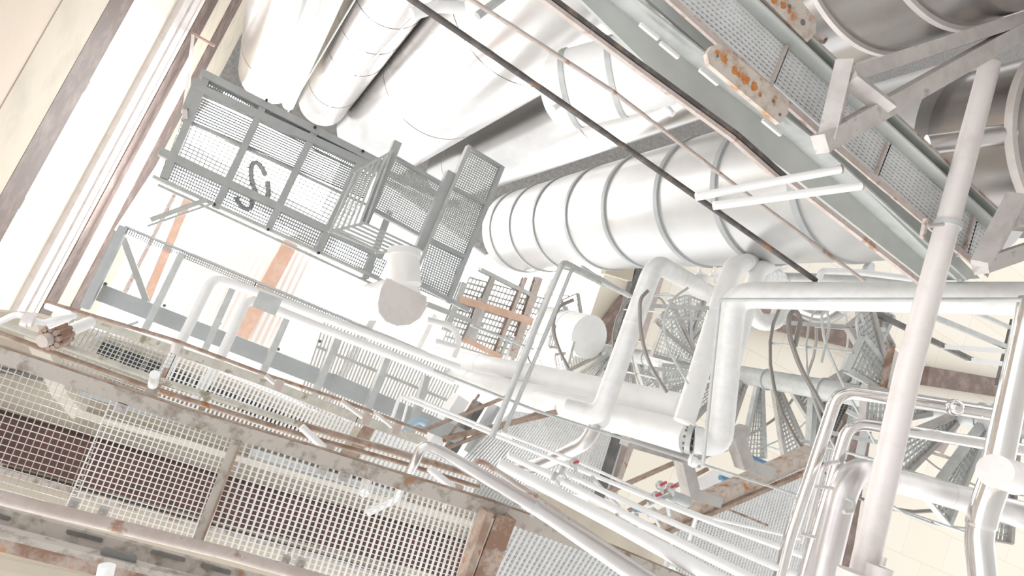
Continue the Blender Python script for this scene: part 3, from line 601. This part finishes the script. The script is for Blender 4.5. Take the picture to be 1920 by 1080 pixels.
# loose cable loops
for pts, r_, m, l in (([(1560, 800), (1530, 740), (1500, 690), (1480, 630), (1478, 595), (1490, 578), (1502, 598), (1490, 650)], 4.5, CABLE, 'dark braided cable looping below the long level pipe'),
                      ([(1640, 830), (1580, 720), (1545, 640), (1540, 590), (1550, 580), (1556, 610), (1540, 680)], 2.5, GALV, 'thin pale cable loop right of the dark braided cable'),
                      ([(1680, 860), (1640, 730), (1612, 650), (1605, 600), (1613, 585), (1620, 610)], 2.5, GALV, 'thin pale cable loop further right, near the leaning pipe'),
                      ([(1065, 690), (1045, 650), (1035, 610), (1045, 575), (1075, 562)], 3.5, CABLE, 'thick cable arc around the pale drum'),
                      ([(1250, 735), (1215, 680), (1200, 620), (1200, 560), (1215, 545)], 3.5, CABLE, 'cable arc hanging right of the leaning white pipe'),
                      ([(1290, 720), (1250, 650), (1242, 600), (1260, 560), (1290, 540)], 2.5, GALV, 'pale cable arc between the white pipes'),
                      ([(1570, 860), (1640, 900), (1700, 925)], 3, CABLE, 'dark hose crossing behind the leaning pipe low on the right'),
                      ([(1700, 830), (1760, 880), (1840, 915)], 2, CABLE, 'thin cable sagging at lower right above the grey pipe')):
    pipe('cable', [(x, y, 4.3) for x, y in pts], r_, m, l, 'cable', n=8, bend=12)
e = empty('toothed_gear_plate', P(1665, 690, 4.2), 'rusty rimmed pale plate behind the leaning pipe', 'plate')
mb = MB(); poly(mb, [(1672, 650), (1692, 668), (1690, 700), (1672, 728), (1660, 726)], 4.2, .02); obj('plate', mb, PINK, e)
mb = MB(); fatlink(mb, (1672, 648), (1656, 728), 4.19, 7, .05); obj('rim', mb, RUSTO, e)
e = empty('grating_stringer', P(1560, 760, 5.2), 'upright grating strip between the fanned treads and the upper polished pipe', 'grating')
grating(e, [(1542, 715), (1605, 725), (1560, 820), (1532, 820)], 5.4, 7, 18, DARK, .3, .3)
for a, b, wp, m, l in (((1530, 715), (1522, 850), 22, GALV, 'wide pale post left of the upright grating strip'), ((1615, 720), (1580, 860), 8, GALV, 'grey pole right of the upright grating strip'),
                       ((1640, 730), (1612, 860), 9, GALV, 'second grey pole further right of the upright grating strip'), ((1800, 780), (1760, 850), 12, RUSTP, 'rusty edged tread frame right of the leaning pipe'),
                       ((1870, 760), (1835, 860), 12, GREY, 'grey post near the right edge behind the polished pipes')):
    beam('back_post', a, b, 5.6, wp, m, l, 'post', 'box', .08)

# =================================================================== MIDDLE BACKGROUND
pipe('pale_drum', [(1030, 612, 10.5), (1105, 632, 9.4)], [36, 42], WHITE, 'pale drum left of the leaning white pipe among the treads', 'drum', n=32, seam=.6)
for a, b, wp, m, l in (((860, 560), (1090, 632), 14, TERRA, 'terracotta beam crossing left of the pale drum'), ((870, 635), (940, 670), 9, TERRA, 'short terracotta bar above the thick white pipes'),
                       ((1010, 520), (960, 670), 14, RUSTP, 'brownish upright member below the left end of the ringed tank'), ((925, 520), (870, 640), 9, PEDES, 'grey brown upright member right of the mesh column'),
                       ((985, 520), (930, 660), 7, RUSTP, 'thin pinkish upright member in the far background'), ((900, 505), (1000, 555), 8, GALV, 'pale level bar in the far background under the tank'),
                       ((905, 560), (880, 640), 20, GALV, 'bundle of pale cladding in the far background'), ((815, 590), (780, 660), 9, WHITE, 'white background pipe right of the cut end duct'),
                       ((870, 530), (835, 620), 12, GALV, 'grey channel right of the mesh column base'), ((800, 570), (905, 610), 9, GREY, 'grey level channel below the mesh column')):
    beam('background_member', a, b, 11.38, wp, m, l, 'beam', 'I', .14)
e = empty('far_grating', P(920, 600, 11), 'far grating deck right of the mesh column', 'grating')
grating(e, [(880, 520), (1020, 560), (960, 680), (830, 640)], 11.5, 22, 12, GALV, .3, .3)
for pts, l in (([(800, 600), (850, 612), (862, 640), (850, 670)], 'white bent service pipe right of the cut end duct'), ([(815, 640), (860, 652)], 'short white service pipe below the bent one')):
    pipe('service_pipe', [(x, y, 8) for x, y in pts], 6, WHITE, l, n=14)
for a, b, wp, m, l, h_ in (((1040, 525), (975, 690), 10, RUSTP, 'rightmost brownish upright member below the ringed tank', 12), ((950, 600), (1010, 622), 6, WHITE, 'upper short white bar between the brownish members', 12),
                       ((965, 560), (1015, 580), 7, WHITE, 'white bar just above the upper short white bar', 12), ((885, 610), (1000, 655), 4, GREY, 'thin grey rail crossing the far grating deck', 11),
                       ((1135, 500), (1185, 515), 26, CREAM, 'cream block tucked under the ringed tank', 9), ((1205, 500), (1165, 640), 30, DARK, 'dark grey shaft behind the leaning white pipe', 9),
                       ((1240, 510), (1200, 640), 14, RUSTP, 'pinkish brown upright strip right of the dark grey shaft', 10), ((1075, 640), (1060, 700), 5, GALV, 'short grey leg under the pale drum', 9)):
    beam('background_member', a, b, h_, wp, m, l, 'beam', 'box', .14)
for k in range(5):
    beam('cladding_pipe', (1000-k*11, 640-k*3), (975-k*11, 700-k*4), 11.4, 6, (GALV, WHITE)[k % 2], ('rightmost', 'second from right', 'middle', 'second from left', 'leftmost')[k]+' of five upright cladding pipes beside the brownish members', 'pipe', group='upright cladding pipes in the background')
for a, b, wp, m, l in (((470, 848), (760, 935), 18, GALV, 'grey slotted tray behind the right part of the mesh'), ((600, 900), (900, 990), 10, PALE, 'pale duct edge behind the right part of the mesh'), ((150, 735), (440, 820), 7, GREY, 'thin grey conduit tray high behind the mesh')):
    beam('cable_tray', a, b, 7.13, wp, m, l, 'tray', ht=.08)
for x, y, l in ((605, 870, 'left oval opening in the grey slotted tray'), (640, 884, 'middle oval opening in the grey slotted tray'), (676, 895, 'right oval opening in the grey slotted tray')):
    beam('tray_slot_cover', (x-14, y-4), (x+14, y+4), 7.06, 5, BLACK, l, 'cover', ht=.03)
for x, y, l in ((695, 880, 'white stub pipe behind the mesh left of the wide rusty post'), (845, 905, 'thin white stub pipe behind the mesh close to the wide rusty post')):
    pipe('stub_pipe', [(x, y, 7.15), (x-12, y+45, 6.6)], 8 if x < 800 else 4, WHITE, l, n=12)
# grey columns and braces below the thick pipes
for a, b, wp, m, l in (((865, 745), (800, 850), 26, WHITE, 'white column below the thick pipes, leftmost'), ((900, 755), (845, 845), 14, DARK, 'dark channel below the thick pipes'),
                       ((930, 760), (880, 850), 8, GREY, 'slim grey bar right of the dark channel'), ((1150, 800), (1110, 930), 36, DARK, 'wide dark grey column below the foot of the leaning white pipe'),
                       ((1185, 810), (1140, 935), 12, RUSTP, 'pinkish edge member right of the wide dark grey column'), ((1165, 800), (1128, 930), 6, GALV, 'thin pale strip between the column and its edge member')):
    beam('background_post', a, b, 6.6, wp, m, l, 'post', 'box', .2)
for a, b, wp, l in (((790, 810), (950, 745), 6, 'thin rusty brace below the thick white pipes'), ((830, 825), (1100, 760), 9, 'wider rusty brace below the thick white pipes'),
                    ((830, 845), (1010, 775), 6, 'rusty brace under the wider one'), ((1140, 925), (1310, 850), 7, 'rusty bar slanting behind the grey pedestal'),
                    ((1180, 960), (1330, 880), 6, 'lower rusty bar slanting behind the grey pedestal'), ((900, 740), (835, 830), 5, 'steep thin rusty bar')):
    beam('rusty_brace', a, b, 5.8, wp, RUST, l, 'brace', 'L')
# elbow pipe descending behind
pipe('insulated_pipe', [(1118, 795, 4.9), (1100, 830, 4.9), (1020, 870, 5.4), (960, 880, 5.8)], 14, STAIN, 'dull pipe curving down left from the foot of the leaning white pipe', n=24)
# pedestal
e = empty('pipe_pedestal', P(1300, 880, 4.3), 'grey box-section pedestal carrying the square-cornered pipe', 'support')
for n_, a, b, wp in (('top_beam', (1175, 828), (1310, 868), 17), ('top_beam', (1295, 862), (1402, 806), 18), ('leg', (1285, 862), (1300, 925), 24), ('leg', (1382, 815), (1402, 875), 26), ('foot', (1292, 922), (1350, 942), 20), ('foot', (1394, 868), (1448, 888), 22)):
    beam(n_, a, b, 4.4 if 'leg' not in n_ else 4.3, wp, PEDES, '', '', ht=.12, parent=e)
beam('rusty_support_beam', (1230, 985), (1530, 850), 4.6, 24, PLATE, 'thick rusty beam under the feet of the grey pedestal', 'beam', 'C', .15)
beam('rusty_support_beam', (1245, 1000), (1545, 870), 4.55, 7, RUST, 'narrow rusty flange along the thick rusty beam', 'beam', 'L', .05)
mb = MB(); poly(mb, [(1300, 905), (1345, 880), (1395, 900), (1330, 930)], 6, .03); tag(obj('white_board', mb, WHITE), 'white panel behind the grey pedestal legs', 'panel')
for pts, l in (([(1190, 955), (1230, 960)], 'short blue pipe left of the rusty beam'), ([(1350, 895), (1395, 912)], 'blue hose behind the pedestal foot'), ([(1380, 845), (1460, 880)], 'dark blue hose right of the pedestal')):
    pipe('blue_hose', [(x, y, 5) for x, y in pts], 5, BLUE, l, 'hose', n=10)
mb = MB(); q_ = [P(710+k*8, 808+20*math.sin(k*.5), 6) for k in range(12)]; mb.tube(q_, .035, 8); tag(obj('blue_hose', mb, mat('pale_blue_hose', (.42, .56, .68), .5)), 'pale blue looped hose under the barred decks', 'hose')
e = empty('filter_unit', P(1275, 935, 4.2), 'small grey filter bowl with pipe ends left of the pedestal foot', 'filter')
pipe('bowl', [(1258, 928, 4.2), (1290, 942, 4.2)], 10, GREY, '', parent=e, n=18); pipe('inlet', [(1215, 945, 4.2), (1258, 928, 4.2)], 4, GREY, '', parent=e, n=10)
for a, b, l in (((1238, 910), (1250, 904), 'red valve handle above the filter bowl'), ((1258, 914), (1268, 910), 'red valve handle touching the filter bowl'), ((1230, 930), (1240, 926), 'lowest red valve handle left of the filter bowl'), ((1076, 868), (1086, 865), 'small red lever on the white pipes')):
    e = empty('ball_valve', P(*a, 4.0), l.replace('handle', 'with its lever'), 'valve'); beam('handle', a, b, 3.98, 4, RED, '', '', ht=.015, parent=e)
    mb = MB(); mb.ball(P(*a, 4.08), .035); mb.tube([P(*a, 4.08), P(a[0]+4, a[1]+14, 4.15)], .012, 8); obj('valve_body', mb, GALV, e)

# =================================================================== LOWER RIGHT PIPE BUNDLE
pipe('silver_pipe', [(690, 960, 3.9), (742, 935, 3.8), (772, 880, 3.6), (793, 832, 3.5), (830, 848, 3.5), (1010, 955, 3.3), (1230, 1100, 3.0)], [8, 8, 9, 10, 11, 14, 20], STAIN, 'silver pipe, lowest of the slanting bundle, with a bend at its upper end', n=24, bend=2.2)
e = empty('pipe_ring', P(1000, 948, 3.3), 'clamp ring on the lowest silver pipe', 'clamp')
p = P(1003, 951, 3.3); d = (P(1010, 955, 3.3)-P(830, 848, 3.5)).normalized(); mb = MB(); mb.tube([p-d*.012, p+d*.012], M(14, p), 24); obj('collar', mb, GALV, e)
beam('foot', (1003, 955), (997, 970), 3.3, 6, GALV, '', '', parent=e)
pipe('brown_pipe', [(878, 885, 3.9), (890, 865, 3.8), (905, 865, 3.8), (1110, 1003, 3.5), (1260, 1105, 3.3)], 5, RUSTP, 'thin pinkish pipe between the silver pipe and the broad white pipe', n=14)
pipe('white_pipe', [(935, 868, 4.0), (1160, 985, 3.7), (1370, 1100, 3.4)], [10, 13, 16], WHITE, 'broad white pipe, thickest of the slanting bundle', n=24, bend=0)
pipe('white_pipe', [(952, 853, 4.2), (1042, 895, 4.1), (1210, 985, 3.9), (1440, 1100, 3.6)], [6, 7, 8, 9], WHITE, 'white pipe next to the broad one, passing round pipe rings', n=18, bend=0)
pipe('white_pipe', [(1045, 880, 4.2), (1222, 963, 3.9), (1540, 1100, 3.5)], [5, 6, 7], WHITE, 'slender white pipe, fourth of the slanting bundle', n=14, bend=0)
pipe('guard_rail', [(735, 785, 4.6), (750, 742, 4.6), (1030, 858, 4.3), (1290, 962, 4.0), (1560, 1062, 3.8)], [3.5, 3.5, 3.5, 5, 6], WHITE, 'thin white guard rail, topmost long line of the slanting bundle', n=12)
pipe('guard_rail', [(755, 790, 4.8), (768, 742, 4.8), (960, 822, 4.6)], 2.5, WHITE, 'thinner white rail just behind the top guard rail', n=10)
pipe('guard_rail', [(812, 694, 4.2), (1000, 768, 4.1), (1290, 862, 4.0), (1500, 930, 3.9)], 3, GALV, 'thin rail passing below the thick white pipes to the polished pipe', n=10, bend=0)
pipe('guard_rail', [(940, 810, 4.3), (1090, 868, 4.2), (1235, 935, 4.1), (1320, 968, 4.1), (1500, 1010, 4.0)], 3, WHITE, 'second thin white rail among the slanting bundle', n=10, bend=0)
beam('loose_strap', (1365, 955), (1440, 985), 4.15, 4, RUSTO, 'thin orange strap on the grating below the rusty beam', 'strap')
for x, y, l in ((1038, 895, 'round pipe ring near the upper end of the slanting bundle'), (1053, 884, 'round pipe ring on the slender white pipe near the red lever'), (1152, 975, 'round pipe ring halfway down the broad white pipe'), (1190, 972, 'U-shaped clamp around the white pipe next to the broad one'), (1222, 962, 'U-shaped clamp around the slender white pipe'), (1258, 1055, 'clamp ring on the pinkish pipe near the bottom edge')):
    p = P(x, y, 3.95); d = (P(1222, 963, 3.9)-P(1045, 880, 4.2)).normalized(); e = empty('pipe_hanger', p, l, 'clamp')
    mb = MB(); mb.tube([p-d*.012, p+d*.012], M(11, p), 20); obj('ring', mb, GALV, e)
    mb = MB(); mb.tube([p, P(x+14, y+24, 4.2)], .012, 8); obj('hanger_rod', mb, GALV, e)
for a, b, l in (((1110, 895), (1160, 950), 'grey curved strut beside the hanger rings'), ((1305, 970), (1292, 1010), 'short white post under the top guard rail'), ((1250, 945), (1255, 965), 'tiny post under the second thin rail')):
    pipe('strut', [(*a, 4.1), (*b, 4.3)], 4, GALV, l, 'strut', n=10)

# gratings lower right
e = empty('barred_deck', P(1000, 830, 6.0), 'pale barred deck below the foot of the leaning white pipe', 'deck')
grating(e, [(960, 770), (1150, 800), (1110, 930), (830, 900)], 6.2, 42, 22, BARS, .3, .1)
e = empty('barred_deck', P(1380, 1000, 5.6), 'fine mesh deck right of the thick rusty beam', 'deck')
grating(e, [(1280, 960), (1570, 840), (1500, 1110), (1230, 1110)], 5.4, 46, 34, BARS, .42, .3)
e = empty('barred_deck', P(1090, 1040, 4.4), 'mesh deck at the bottom edge right of the wide rusty post', 'deck')
grating(e, [(948, 975), (1330, 1110), (1240, 1220), (880, 1110)], 4.6, 44, 16, BARS, .5, .2)
e = empty('barred_deck', P(850, 820, 5.3), 'dark barred deck around the bend of the silver pipe', 'deck')
grating(e, [(690, 795), (1010, 925), (985, 960), (640, 870)], 5.6, 50, 8, GALV, .4, .15)

# =================================================================== LOWER LEFT RAILS AND MESH
HM = 3.5
e = empty('mesh_panel_walkway', P(450, 900, HM), 'large square mesh panels in a rusty frame at the lower left', 'mesh panel')
grating(e, [(-70, 640), (214, 737), (120, 990), (-200, 905)], HM+.05, 22, 21, STAIN, .11, .10, .01)
grating(e, [(214, 737), (442, 812), (366, 1025), (120, 960)], HM+.05, 22, 22, WHITE, .2, .11, .015)
grating(e, [(442, 812), (922, 962), (868, 1150), (366, 1020)], HM+.05, 45, 22, WHITE, .26, .11, .015)
mb = MB(); pts = [(-60, 643), (0, 663), (360, 783), (567, 844), (745, 899), (920, 952), (1130, 1030), (1320, 1110)]
for i in range(len(pts)-1): fatlink(mb, pts[i], pts[i+1], HM, 27, .08, 'L')
obj('top_angle', mb, RUST2, e)
mb = MB()
for i in range(len(pts)-1): fatlink(mb, (pts[i][0]+2, pts[i][1]-13), (pts[i+1][0]+2, pts[i+1][1]-13), HM-.02, 5, .03)
obj('top_lip', mb, RUST, e)
beam('frame_post', (443, 824), (368, 1015), HM-.02, 17, RUST2, '', '', 'L', .06, parent=e); beam('frame_post', (452, 826), (378, 1015), HM-.03, 4, RUST, '', '', 'box', .06, parent=e)
pipe('bottom_rail', [(-60, 915, HM-.1), (0, 933, HM-.1), (420, 1036, HM-.1), (640, 1098, HM-.1)], 13, RUSTP, '', parent=e, bend=0)
for x, y in ((138, 945), (193, 960), (535, 1050), (563, 1055), (228, 763), (605, 880), (645, 893)):
    p = P(x, y, HM-.02); mb = MB(); mb.box(p, Vector((.02, 0, 0)), Vector((0, .02, 0)), UP*.02); mb.tube([p-UP*.05, p], .008, 8); obj('clip', mb, PEDES, e)
beam('wide_rusty_post', (944, 965), (890, 1110), HM-.1, 42, RUSTO, 'wide rusty angle post dividing the mesh at the bottom edge', 'post', 'L', .12)
beam('rusty_post_flange', (915, 958), (862, 1110), HM-.12, 15, RUST, 'narrow brown post just left of the wide rusty angle post', 'post', 'box', .1)
# slotted channel and rusty beam at the bottom edge
e = empty('slotted_channel', P(200, 1030, 3.1), 'slotted pale steel channel near the bottom left corner', 'channel')
mb = MB(); fatlink(mb, (-60, 955), (560, 1115), 3.1, 34, .03); obj('channel', mb, RUST2, e)
mb = MB(); fatlink(mb, (-60, 975), (460, 1112), 3.05, 5, .06); obj('lip', mb, PINK, e)
for x, y, L in ((158, 1006, 62), (315, 1043, 58), (5, 971, 20), (405, 1068, 50)):
    mb = MB(); pill(mb, (x-L/2, y-L*.13), (x+L/2, y+L*.13), 3.5, 3.075); obj('slot', mb, DARK, e)
e = empty('rusty_channel', P(130, 1050, 2.9), 'orange rusted channel in the very bottom left corner', 'channel')
mb = MB(); fatlink(mb, (-60, 998), (420, 1118), 2.9, 30, .04); obj('web', mb, RUSTO, e)
mb = MB(); fatlink(mb, (-60, 982), (480, 1118), 2.88, 12, .05); obj('lip', mb, RUST2, e)
mb = MB(); pill(mb, (196, 1036), (248, 1050), 8, 2.87); obj('slot', mb, DARK, e)
mb = MB(); fatlink(mb, (-60, 1040), (320, 1118), 3.0, 20, .04); obj('lower_web', mb, CREAM, e)
pipe('white_stub', [(201, 1060, 2.75), (192, 1100, 2.75)], 15, WHITE, 'round ended white stub at the bottom edge', 'stub', n=18)
# double rusty rails
for dy, rp, m, l in ((0, 7, GREENY, 'upper rail of the rusty double rail crossing the lower left'), (17, 5.5, RUST2, 'lower rail of the rusty double rail crossing the lower left')):
    pts = [(-60, 582), (0, 606), (285, 709), (420, 751), (567, 797), (767, 853), (905, 897)]
    mbm = pipe('double_rail', [(x-.4*dy, y+dy, 3.9) for x, y in pts], rp, m if dy == 0 else RUST, l, 'rail', n=12, bend=0)
pipe('rusty_rail_end', [(560, 795, 3.85), (905, 897, 3.85)], 6, RUST, 'rust brown stretch of rail ending by the bent silver pipe', 'rail', n=12)
multibeam('pale_edge_rail', [(120, 585), (324, 655), (420, 688), (500, 717), (667, 783), (795, 828)], 4.6, 15, GREENY, 'mossy pale edge beam above the double rail', 'beam', 'L', .08)
pipe('brown_thin_rail', [(85, 566, 4.4), (324, 637, 4.4), (500, 703, 4.4), (647, 753, 4.4), (800, 812, 4.4)], 4, RUST, 'thin brown rail following the mossy edge beam', 'rail', n=10, bend=0)
e = empty('barred_walkway', P(500, 780, 4.9), 'barred walkway between the mossy edge beam and the rusty frame', 'walkway')
grating(e, [(120, 590), (330, 665), (285, 762), (60, 680)], 5.0, 26, 14, GALV, .2, .14)
grating(e, [(330, 665), (665, 790), (622, 872), (285, 762)], 5.0, 44, 10, WHITE, .42, .12)
grating(e, [(700, 800), (900, 880), (880, 930), (665, 865)], 5.0, 26, 10, WHITE, .45, .14)
for a, b, wp, m in (((312, 690), (290, 745), 8, RUST), ((395, 735), (375, 770), 6, RUST), ((697, 792), (650, 872), 24, RUST)):
    beam('crosspiece', a, b, 4.8, wp, m, '', '', 'L', .06, parent=e)
# white lamp-like bars and stubs
for pts, r_, l in (([(565, 800), (608, 840)], 7, 'white round bar clamped on the rusty double rail, middle one'), ([(805, 878), (850, 915)], 7, 'white round bar clamped near the bent silver pipe'),
                   ([(498, 704), (515, 718)], 4.5, 'small white bar on the thin brown rail'), ([(640, 752), (680, 782)], 4.5, 'pinkish white bar beside the rusty crosspiece'), ([(702, 772), (735, 800)], 4, 'thin pinkish bar right of the rusty crosspiece')):
    hh = 3.8 if r_ > 5 else 4.36
    e = empty('clamped_bar', P(*pts[0], hh), l, 'bar')
    pipe('bar', [(x, y, hh) for x, y in pts], r_, WHITE if r_ > 5 else PINK, '', parent=e, n=14)
    x, y = pts[1]; p = P(x+8, y+4, hh); mb = MB(); mb.box(p, Vector((M(7, p), 0, 0)), Vector((0, M(10, p), 0)), UP*.02); obj('clamp_block', mb, RUSTP, e)
e = empty('capped_stub', P(288, 715, 3.7), 'white capped stub standing on the rusty frame', 'stub')
pipe('cap', [(290, 702, 3.5), (287, 722, 3.6)], 9, WHITE, '', parent=e, n=18); beam('base', (288, 722), (280, 745), 3.6, 20, RUST2, '', '', ht=.05, parent=e)
e = empty('clamp_stub', P(330, 645, 4.4), 'pale stub clamping the first white pipe to the edge beam', 'clamp')
pipe('cap', [(333, 640, 4.56), (328, 662, 4.56)], 9, PINK, '', parent=e, n=14)
# valve group on the far left
pipe('white_valve_pipe', [(-60, 622, 3.5), (0, 604, 3.5), (30, 588, 3.5), (58, 598, 3.5), (80, 606, 3.5), (100, 600, 3.5), (140, 592, 3.6)], 6, WHITE, 'curved white pipe at the left edge above the double rail', n=14)
pipe('white_valve_pipe', [(88, 574, 3.8), (140, 592, 3.7), (90, 612, 3.7)], 6, WHITE, 'white bent pipe meeting the rusty flange', n=14)
e = empty('rusty_flange', P(105, 630, 4.2), 'round rusty bolted flange at the left behind the double rail', 'flange')
p = P(106, 630, 3.85); ax = (P(60, 645, 3.7)-P(150, 612, 3.95)).normalized(); mb = MB(); mb.tube([p-ax*.03, p+ax*.03], M(23, p), 28); obj('disc', mb, RUSTO, e)
mb = MB(); mb.tube([p+ax*.03, p+ax*.09], M(12, p), 20); obj('hub', mb, RUSTP, e)
u = ax.orthogonal().normalized(); v = ax.cross(u)
for k in range(10):
    a = k*math.pi/5; c_ = p+(u*math.cos(a)+v*math.sin(a))*M(18, p); mb = MB(); mb.tube([c_-ax*.05, c_+ax*.05], .014, 6); obj('bolt', mb, RUST, e)
pipe('neck', [(112, 628, 3.9), (168, 604, 4.3)], 12, WHITE, '', parent=e, n=20)
e = empty('bolted_joint', P(55, 600, 3.4), 'small white bolted joint in the curved white pipe', 'joint')
for x in (48, 58): 
    p = P(x, 600, 3.45); ax2 = (P(80, 606, 3.5)-P(30, 592, 3.5)).normalized(); mb = MB(); mb.tube([p-ax2*.012, p+ax2*.012], M(13, p), 18); obj('flange', mb, PINK, e)
mb = MB(); fatlink(mb, (55, 600), (95, 690), 4.6, 26, .15); fatlink(mb, (95, 690), (118, 740), 4.62, 24, .15); fatlink(mb, (118, 738), (150, 775), 4.64, 20, .15)
tag(obj('cream_strut', mb, PALE), 'cream bent strut running behind the mesh at the left', 'strut')
mb = MB(); p = at_wall(359, 62, W-.13); mb.tube([p, p+Vector((-.5, 0, 0))], .035, 10)
tag(obj('wall_peg', mb, RUST), 'short rusty peg sticking out of the left wall ledge', 'peg')
mb = MB(); mb.bar(at_wall(362, 66, W-.13), P(347, 214, HP-.1), .1, .05, Vector((1, 0, 1)))
tag(obj('wall_bracket', mb, PINK), 'long pale bracket hanging from the wall ledge above the platform', 'bracket')

# every repeat carries its group
import re as _re
_by = {}
for o in bpy.data.objects:
    if o.parent is None and 'category' in o.keys(): _by.setdefault(_re.sub(r'\.\d+$', '', o.name), []).append(o)
for k, v in _by.items():
    if len(v) > 1:
        for o in v:
            if 'group' not in o.keys(): o['group'] = k.replace('_', ' ')+'s of the plant room'
for o in bpy.data.objects:
    if '_b' in o.keys(): del o['_b']
